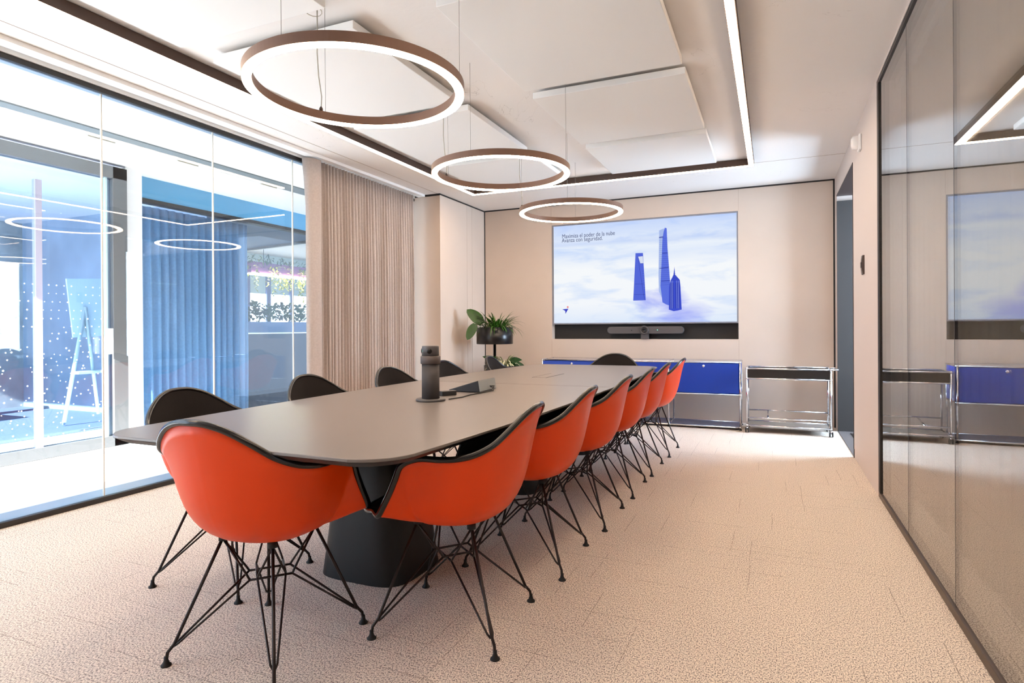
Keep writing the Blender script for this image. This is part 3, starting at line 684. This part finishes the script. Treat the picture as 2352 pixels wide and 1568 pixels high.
# ------------------------------------------------------------------ trolley
tc_ = thing('serving_trolley', 'chrome tube trolley with black tray on castors beside the doorway', 'trolley', (.14, 6.9, 0), 0)
x0, x1, y0, y1 = -.39, .385, -.18, .17
zt, zm, zr, zb = .665, .562, .155, .075
f = MB()
for x in (x0, x1):
    for y in (y0, y1): f.tube([(x, y, zb-.015), (x, y, zt)], .0095, 10)
    for z in (zt, zm, zb): f.tube([(x, y0, z), (x, y1, z)], .0095, 10)
for z in (zt, zm, zb):
    for y in (y0, y1): f.tube([(x0, y, z), (x1, y, z)], .0095, 10)
f.tube([(x0, y0, zr), (x1, y0, zr)], .0075, 10); f.tube([(x0, y1, zr+.04), (x1, y1, zr+.04)], .0075, 10); f.tube([(x1, y0, zr), (x1, y1, zr+.04)], .0075, 10)
f.tube([(x0+.2, y0, zr), (x0+.2, y1, zr+.04)], .0075, 8)
f.build('tube_frame', m_chrome, tc_)
for x in (x0, x1):
    for y in (y0, y1):
        for z in (zt, zm, zb): MB().lathe([(.001, -.0135), (.009, -.010), (.0135, 0), (.009, .010), (.001, .0135)], (x, y, z), 12).build('ball_joint', m_chrome, tc_)
f = MB(); f.box((x0+.01, y0-.002, zm+.01), (x1-.01, y0+.002, zt-.01)); f.box((x0+.01, y1-.002, zm+.01), (x1-.01, y1+.002, zt-.01))
f.box((x0-.002, y0+.01, zm+.01), (x0+.002, y1-.01, zt-.01)); f.box((x1-.002, y0+.01, zm+.01), (x1+.002, y1-.01, zt-.01)); f.box((x0+.01, y0, zm), (x1-.01, y1, zm+.006))
f.build('tray', m_bmetal, tc_)
B((x0+.01, y0, zb-.004), (x1-.01, y1, zb+.002)).build('lower_shelf', mat('grey sheet metal', lin(128, 120, 112), .4), tc_)
f = MB(); f.tube([(x1, y0+.03, zt), (x1+.055, y0+.03, zt), (x1+.07, y0+.045, zt), (x1+.07, y1-.045, zt), (x1+.055, y1-.03, zt), (x1, y1-.03, zt)], .0085, 10); f.build('handle', m_chrome, tc_)
for x in (x0, x1):
    for y in (y0, y1):
        cz = MB(); Mx = Matrix.Translation((x, y, .026)) @ Matrix.Rotation(PI/2, 4, 'Y')
        for dx in (-.019, .006): cz.lathe([(.010, dx), (.024, dx+.002), (.026, dx+.006), (.024, dx+.012), (.010, dx+.013)], n=20, M=Mx)
        o = cz.build('castor', m_rubber, tc_)
        MB().tube([(x, y, .03), (x, y, .062)], .009, 8).build('castor_stem', m_chrome, o)

# ------------------------------------------------------------------ conference table
TZ = .735
def outline(inset=0):
    pts = []; ya, yb = 1.362+inset, 5.705-inset; cx = -1.587; rc_ = .16-inset*.5
    def hw(y):
        t = (y-3.50)/2.18; return .694-.086*t*t*abs(t)**.3-inset
    # right side going far, then far end, left side, near end with rounded corners
    N = 40; right = []
    for i in range(N+1):
        y = ya+rc_+(yb-ya-2*rc_)*i/N; right.append((cx+hw(y), y))
    def corner(x, y, sx, sy, order):
        c_ = (x-sx*rc_, y-sy*0); q = []
        for k in range(1, 10):
            a = k/10*PI/2
            q.append((x-sx*rc_+sx*rc_*math.cos(a), y+sy*rc_*math.sin(a)))
        return q if order else q[::-1]
    pts += right
    pts += corner(right[-1][0], right[-1][1], 1, 1, True)
    pts += [(2*cx-p[0], p[1]) for p in corner(right[-1][0], right[-1][1], 1, 1, True)][::-1]
    pts += [(2*cx-p[0], p[1]) for p in right[::-1]]
    pts += [(2*cx-p[0], p[1]) for p in corner(right[0][0], right[0][1], 1, -1, True)]
    pts += corner(right[0][0], right[0][1], 1, -1, True)[::-1]
    return pts
tb = thing('conference_table', 'long boat-shaped grey-brown conference table on black pedestals', 'table', (-1.587, 3.53, 0))
m_top = mat('grey brown table laminate', lin(118, 110, 105), .30, spec=.45, noise=.015, nscale=6)
P0, P1 = outline(0), outline(.035); n = len(P0)
f = MB(); f.prism(P0, TZ-.010, TZ); fixed(f, 'tabletop', m_top, tb, bevel=.002)
f = MB(); f.add([(p[0], p[1], TZ-.010) for p in P0]+[(p[0], p[1], TZ-.030) for p in P1], [(i, n+i, n+(i+1) % n, (i+1) % n) for i in range(n)]+[tuple(range(n, 2*n))[::-1]])
fixed(f, 'bevelled_underside', mat('black table edge', lin(24, 21, 20), .5), tb)
f = MB(); f.box((-2.25, 3.607, TZ-.001), (-.91, 3.610, TZ+.0006)); fixed(f, 'seam', mat('dark seam', lin(110, 92, 84), .6), tb)
for yy in (2.33, 3.86, 5.20):
    f = MB(); rings = []
    for i in range(13):
        t = i/12; z = .0+(TZ-.05)*t; s = 1-.20*t-.06*math.sin(PI*t)
        if t > .93: s += (t-.93)*3
        ring = []
        for k in range(48):
            a = 2*PI*k/48; c_, s_ = math.cos(a), math.sin(a); e = .5
            ring.append((-1.675+.228*s*math.copysign(abs(c_)**e, c_), yy+.215*s*math.copysign(abs(s_)**e, s_), z))
        rings.append(ring)
    f.grid(rings, True, True); f.add(rings[0], [tuple(range(48))[::-1]]); f.add(rings[-1], [tuple(range(48))])
    fixed(f, 'pedestal', m_pedest, tb)
f = MB(); f.box((-2.0, 1.9, TZ-.06), (-1.2, 5.1, TZ-.03)); fixed(f, 'support_beam', m_bmetal, tb)
m_slot = mat('dark slot', lin(46, 38, 36), .6)
fl = B((-1.625, 4.14, TZ-.004), (-1.52, 4.53, TZ+.001)).build('cable_flap', m_top, tb); fl.location = -Vector(tb.location)
f = MB(); f.box((-1.628, 4.13, TZ-.002), (-1.623, 4.54, TZ+.0012)); f.box((-1.522, 4.13, TZ-.002), (-1.517, 4.54, TZ+.0012)); f.build('flap_gap', m_slot, fl)

# things on the table
tw = thing('camera_tower', 'grey cylindrical conference camera tower on a round base', 'conference camera', (-1.588, 2.63, TZ))
MB().lathe([(.072, 0), (.075, .003), (.075, .009), (.072, .012), (.001, .0125)], n=48).build('base_disc', m_gray, tw)
MB().lathe([(.045, .012), (.044, .185)], n=40).build('column', mat('grey fabric column', lin(72, 68, 68), .8, bump=.2, bscale=900), tw)
MB().lathe([(.046, .186), (.0505, .189), (.0505, .224), (.046, .227)], n=40).build('collar', mat('brown grey collar', lin(84, 74, 72), .6), tw)
MB().lathe([(.044, .227), (.0425, .274), (.041, .278), (.001, .279)], n=40).build('camera_head', mat('grey camera head', lin(88, 84, 84), .4), tw)
for a in (-1.15, 3.6):
    Mx = Matrix.Rotation(a, 4, 'Z') @ Matrix.Translation((.040, 0, .252)) @ Matrix.Rotation(PI/2, 4, 'Y')
    MB().lathe([(.013, 0), (.013, .0045), (.010, .006), (.001, .006)], n=24, M=Mx).build('lens', mat('black lens', lin(14, 13, 14), .08), tw)
a = -2.2; Mx = Matrix.Rotation(a, 4, 'Z') @ Matrix.Translation((.0425, 0, .252)) @ Matrix.Rotation(PI/2, 4, 'Y')
MB().lathe([(.0012, 0), (.0012, .001)], n=8, M=Mx).build('status_light', emit('green light', (.2, 1, .6, 1), 1.5), tw)
cn = thing('touch_console', 'wedge-shaped touch console with light grey back beside the camera tower', 'touch console', (-1.622, 3.168, TZ), .04)
v = [(-.10, -.12, .002), (.095, -.12, .002), (.095, .12, .002), (-.10, .12, .002), (-.10, -.12, .012), (.085, -.12, .068), (.085, .12, .068), (-.10, .12, .012)]
MB().add(v, [(0, 3, 2, 1), (4, 5, 6, 7), (0, 1, 5, 4), (1, 2, 6, 5), (2, 3, 7, 6), (3, 0, 4, 7)]).build('console_body', mat('black console', lin(34, 33, 35), .35), cn, bevel=.003)
v = [(.097, -.118, .006), (.097, .118, .006), (.0875, .118, .066), (.0875, -.118, .066)]
MB().add(v+[(p[0]-.004, p[1], p[2]) for p in v], [(0, 1, 2, 3), (7, 6, 5, 4), (0, 4, 5, 1), (1, 5, 6, 2), (2, 6, 7, 3), (3, 7, 4, 0)]).build('back_plate', m_lgray, cn)
MB().tube([(.098, .03, .02), (.125, .02, .018), (.14, -.03, .006), (.12, -.13, .004), (.10, -.25, .003), (.105, -.36, .003), (.085, -.48, .004)], .003, 8).build('cable', m_rubber, cn)
MB().tube([(.098, .02, .026), (.135, .0, .03), (.135, -.05, .008), (.115, -.14, .0035)], .0028, 8).build('cable', m_rubber, cn)
tag(B((-.045, -.02, 0), (.045, .02, .026)).build('cable_hub', mat('black hub', lin(34, 33, 34), .4), bevel=.004), 'small black box lying between camera tower and touch console', 'adapter box')
o = bpy.data.objects['cable_hub']; o.location = (-1.625, 2.87, TZ); o.rotation_euler = (0, 0, 1.0)

# ------------------------------------------------------------------ chairs
def catmull(P, n):
    out = []; N = len(P)
    for i in range(N-1):
        p0, p1, p2, p3 = P[max(0, i-1)], P[i], P[i+1], P[min(N-1, i+2)]
        for k in range(n):
            t = k/n
            out.append(tuple(.5*((2*b)+(-a+c)*t+(2*a-5*b+4*c-d)*t*t+(-a+3*b-3*c+d)*t**3) for a, b, c, d in zip(p0, p1, p2, p3)))
    out.append(P[-1]); return out
half = [(0, .300, .434), (.09, .298, .435), (.17, .284, .440), (.225, .245, .450), (.262, .205, .462), (.292, .178, .460), (.313, .158, .464), (.320, .140, .490), (.315, .113, .545), (.310, .095, .590), (.309, .072, .638), (.310, .01, .664), (.310, -.07, .666), (.304, -.13, .671), (.284, -.185, .684), (.248, -.236, .712), (.196, -.275, .754), (.128, -.307, .795), (.06, -.325, .816), (0, -.330, .820)]
hs = [(p[0]*.95, p[1], p[2]) for p in catmull(half, 5)]
rim = hs+[(-p[0], p[1], p[2]) for p in hs[-2:0:-1]]
def shell_pt(R, v, off=0):
    cx, cy, z0 = 0, .0, .392
    wv = max(0, min(1, (R[2]-.44)/.20)); fr = 1-wv
    dx, dy = R[0]-cx, R[1]-cy
    back = max(0, -R[1]/.335)*wv
    P0 = (cx, cy, z0)
    k1 = .92; P1 = (cx+dx*k1, cy+dy*k1, .366*wv+.392*fr)
    k2 = .76; P2 = (cx+dx*k2, cy+dy*k2, (.52+.075*back)*wv+(.455)*fr)
    if fr > 0: P1 = tuple(P1[i]*wv+(cx+dx*.45, cy+dy*.45, .385)[i]*fr for i in range(3)); P2 = tuple(P2[i]*wv+(cx+dx*.80, cy+dy*.80, .445)[i]*fr for i in range(3))
    a = (1-v)**3; b = 3*v*(1-v)**2; c = 3*v*v*(1-v); d = v**3
    return Vector([a*P0[i]+b*P1[i]+c*P2[i]+d*R[i] for i in range(3)])
def make_chair():
    o = thing('armchair', 'chair', 'chair')
    V = 16; G = [[shell_pt(R, i/V) for R in rim] for i in range(1, V+1)]
    K = len(rim)
    f = MB(); f.grid(G, True, True); f.add(G[0], [tuple(range(K))], True)
    s = f.build('shell', m_orange, o)
    d = s.modifiers.new('solid', 'SOLIDIFY'); d.thickness = .005; d.offset = 0
    # upholstery: shell surface offset inwards
    H = []
    for i, row in enumerate(G):
        t = (i+1)/V; off = .016*min(1, .45+1.6*(1-t)) ; nr = []
        for k in range(K):
            a = row[(k+1) % K]-row[k-1]
            b = (G[i][k]-G[i-1][k]) if i > 0 else (G[1][k]-G[0][k])
            nn = a.cross(b)
            if nn.length < 1e-9: nn = Vector((0, 0, 1))
            nn.normalize()
            c_ = Vector((0, .02, .75))-row[k]
            if nn.dot(c_) < 0: nn = -nn
            nr.append(row[k]+nn*off)
        H.append(nr)
    f = MB(); f.grid(H, True, True); f.add(H[0], [tuple(range(K))], True)
    f.grid([H[-1], G[-1]], True, True)
    f.build('seat_pad', m_fab, o)
    # black trim around the rim
    R = [Vector(p) for p in rim]
    f = MB(); f.tube([p+Vector((0, 0, .002)) for p in R], .0105, 10, closed=True); f.build('edge_trim', m_pipe, o)
    # wire base
    for sx, sy in ((1, 1), (-1, 1), (-1, -1), (1, -1)):
        foot = Vector((sx*.222, sy*.232, .012)); top = Vector((sx*.105, sy*.105, .398)); e = Vector((sx, sy, 0)).normalized(); p = Vector((-e.y, e.x, 0))
        if sx*sy < 0: zt_ = .262
        else: zt_ = .250
        f = MB(); ank = foot+(top-foot)*.14+Vector((0, 0, .0))
        kn = foot+Vector((-sx*.003, -sy*.003, .030))
        f.tube([foot, kn, ank, top], .0056, 8)
        for q in (-1, 1):
            tq = e*.068+p*q*.045+Vector((0, 0, zt_))
            f.tube([ank+p*q*.003-Vector((0, 0, .006)), ank+p*q*.010-e*.012+Vector((0, 0, .004)), tq], .0040, 6)
            f.tube([top+Vector((0, 0, -.012)), tq+(top-tq)*.12, tq], .0040, 6)
        lg = f.build('leg', m_rod, o)
        MB().lathe([(.0165, 0), (.0165, .004), (.010, .010), (.0068, .020), (.0068, .030)], (foot.x, foot.y, 0), 14).build('foot_glide', m_rubber, lg)
    f = MB()
    for sgn, zt_ in ((1, .250), (-1, .262)):
        e = Vector((sgn, 1, 0)).normalized(); p = Vector((-e.y, e.x, 0))
        for q in (-1, 1): f.tube([e*.068+p*q*.045+Vector((0, 0, zt_)), -e*.068+p*q*.045+Vector((0, 0, zt_))], .0040, 6)
    f.build('cross_frame', m_rod, o)
    for sx in (-1, 1):
        for sy in (-1, 1): MB().lathe([(.016, .385), (.016, .405)], (sx*.105, sy*.105, 0), 12).build('shock_mount', m_rubber, o)
    return o
proto = make_chair()
D = math.radians
spots = [  # x, y, rotation, label, group
 (-1.620, 1.598, D(3), 'orange shell armchair at the near end of the table, largest of all', None),
 (-1.105, 2.005, D(96), 'orange shell armchair on the right side, nearest the camera', 'R'),
 (-1.090, 2.700, D(93), 'orange shell armchair, second along the right side from the camera', 'R'),
 (-1.073, 3.398, D(91), 'orange shell armchair, third along the right side from the camera', 'R'),
 (-1.066, 4.073, D(91), 'orange shell armchair, fourth along the right side from the camera', 'R'),
 (-1.056, 4.705, D(90), 'orange shell armchair, fifth along the right side from the camera', 'R'),
 (-1.035, 5.420, D(89), 'orange shell armchair at the far right corner, before the blue sideboard', 'R'),
 (-2.225, 1.985, D(-86), 'dark upholstered armchair on the left side, nearest the camera', 'L'),
 (-2.240, 2.820, D(-88), 'dark upholstered armchair, second along the left side, in front of the glass', 'L'),
 (-2.215, 3.600, D(-90), 'dark upholstered armchair, third along the left side, before the beige curtain', 'L'),
 (-2.240, 4.440, D(-90), 'dark upholstered armchair just behind the camera tower', 'L'),
 (-2.215, 5.330, D(-82), 'dark upholstered armchair at the far left corner beside the planter', 'L'),
 (-1.500, 5.86, D(180), 'dark upholstered armchair at the far end of the table below the screen', None)]
for i, (x, y, a, lab, g) in enumerate(spots):
    o = proto if i == 0 else copy_tree(proto)
    o.location = (x, y, 0); o.rotation_euler = (0, 0, a); o['label'] = lab
    o['group'] = 'shell armchairs around the conference table'

# ------------------------------------------------------------------ planter stand and its plants
ps = thing('planter_stand', 'black metal plant stand with two round bowls in the back corner', 'plant stand', (-3.14, 6.72, 0))
def bowl(c, r, h, name):
    f = MB().lathe([(r*.98, 0), (r, .004), (r, h), (r-.008, h), (r-.008, .01), (.001, .01)], c, 48); return f.build(name, m_planter, ps)
bowl((0, 0, .905), .225, .205, 'upper_bowl'); bowl((.17, -.12, .53), .235, .125, 'lower_bowl')
MB().lathe([(.218, .18), (.001, .185)], (0, 0, .905), 40).build('soil', m_soil, ps); MB().lathe([(.225, .11), (.001, .112)], (.17, -.12, .53), 40).build('soil', m_soil, ps)
MB().tube([(0, .0, 0), (0, .0, .91)], .017, 14).build('pole', m_planter, ps)
MB().lathe([(.20, 0), (.20, .012), (.02, .016)], n=40).build('base', m_planter, ps)
MB().tube([(0, .0, .55), (.10, -.06, .55)], .012, 10).build('arm', m_planter, ps)
r = random.Random(21)
px, py = -3.14, 6.72
def spider(c, n_, L, spread, col, name, lab, wd=.014, zmin=.5):
    f = MB()
    for k in range(n_):
        a = r.uniform(0, 2*PI); el = r.uniform(zmin, 2.2)
        rr_ = r.uniform(0, spread)
        leaf(f, (c[0]+rr_*math.cos(a), c[1]+rr_*math.sin(a), c[2]), (math.cos(a)*1.0, math.sin(a)*1.0, el*1.6), L*r.uniform(.5, 1.05), wd*r.uniform(.8, 1.3), r.uniform(.9, 3.0), seg=8)
    return tag(f.build(name, col), lab, 'plant')
spider((px+.03, py-.02, 1.08), 170, .30, .12, m_leaf, 'spider_plant', 'grassy green spider plant in the upper bowl of the stand', .016, .2)
f = MB()
for d_, L, W, b_ in (((-.55, -.3, .75), .26, .15, (-.11, -.12, 1.15)), ((-.30, -.3, -.62), .22, .12, (-.16, -.20, 1.15))):
    leaf(f, (px+b_[0], py+b_[1], b_[2]), d_, L, W, .35, Vector((.35, -.8, .3)), 10, .08, .55)
f.tube([(px-.08, py-.07, 1.07), (px-.11, py-.12, 1.15), (px-.16, py-.20, 1.15)], .005, 6)
tag(f.build('broad_leaf_plant', mat('glossy broad leaf', lin(36, 72, 12), .35, noise=.25, nscale=14)), 'plant with two broad glossy leaves at the left of the upper bowl', 'plant')
qx, qy = px+.17, py-.12
f = MB(); f2 = MB()
for k in range(60):
    a = r.uniform(0, 2*PI); el = r.uniform(.3, 1.5)
    b_ = (qx+.02+.05*math.cos(a), qy+.05*math.sin(a), .64); dd = (math.cos(a), math.sin(a), el*1.7); L = .28*r.uniform(.5, 1.05); dr_ = r.uniform(1.5, 3)
    leaf(f, b_, dd, L, .018, dr_, seg=7); 
    leaf(f2, (b_[0]+.0, b_[1]-.002, b_[2]+.0015), dd, L*.97, .007, dr_, seg=7, fold=.05)
sp = tag(f.build('striped_spider_plant', mat('cream leaf margin', lin(205, 200, 160), .5)), 'cream-striped spider plant in the middle of the lower bowl', 'plant')
f2.build('leaf_stripes', m_leafd, sp)
f = MB()
for d_, L, W in (((-.9, -.2, .75), .22, .085), ((.9, -.3, .55), .24, .09), ((1, .2, .15), .2, .07), ((1, -.4, -.02), .26, .05)):
    leaf(f, (qx+d_[0]*.07, qy+d_[1]*.05, .67), d_, L, W, .7, Vector((.3, -.8, .5)), 7)
tag(f.build('rubber_plant', m_leafd), 'plant with a few dark oval leaves reaching out of the lower bowl', 'plant')
f = MB()
for k in range(90):
    a = r.uniform(0, 2*PI); rr_ = r.uniform(0, .07)
    leaf(f, (qx-.13+rr_*math.cos(a), qy+rr_*math.sin(a), .63+r.uniform(0, .12)), (math.cos(a), math.sin(a), r.uniform(.0, 1)), r.uniform(.04, .07), .022, 1, seg=3)
tag(f.build('bushy_plant', m_leaf), 'small bushy green plant at the left of the lower bowl', 'plant')
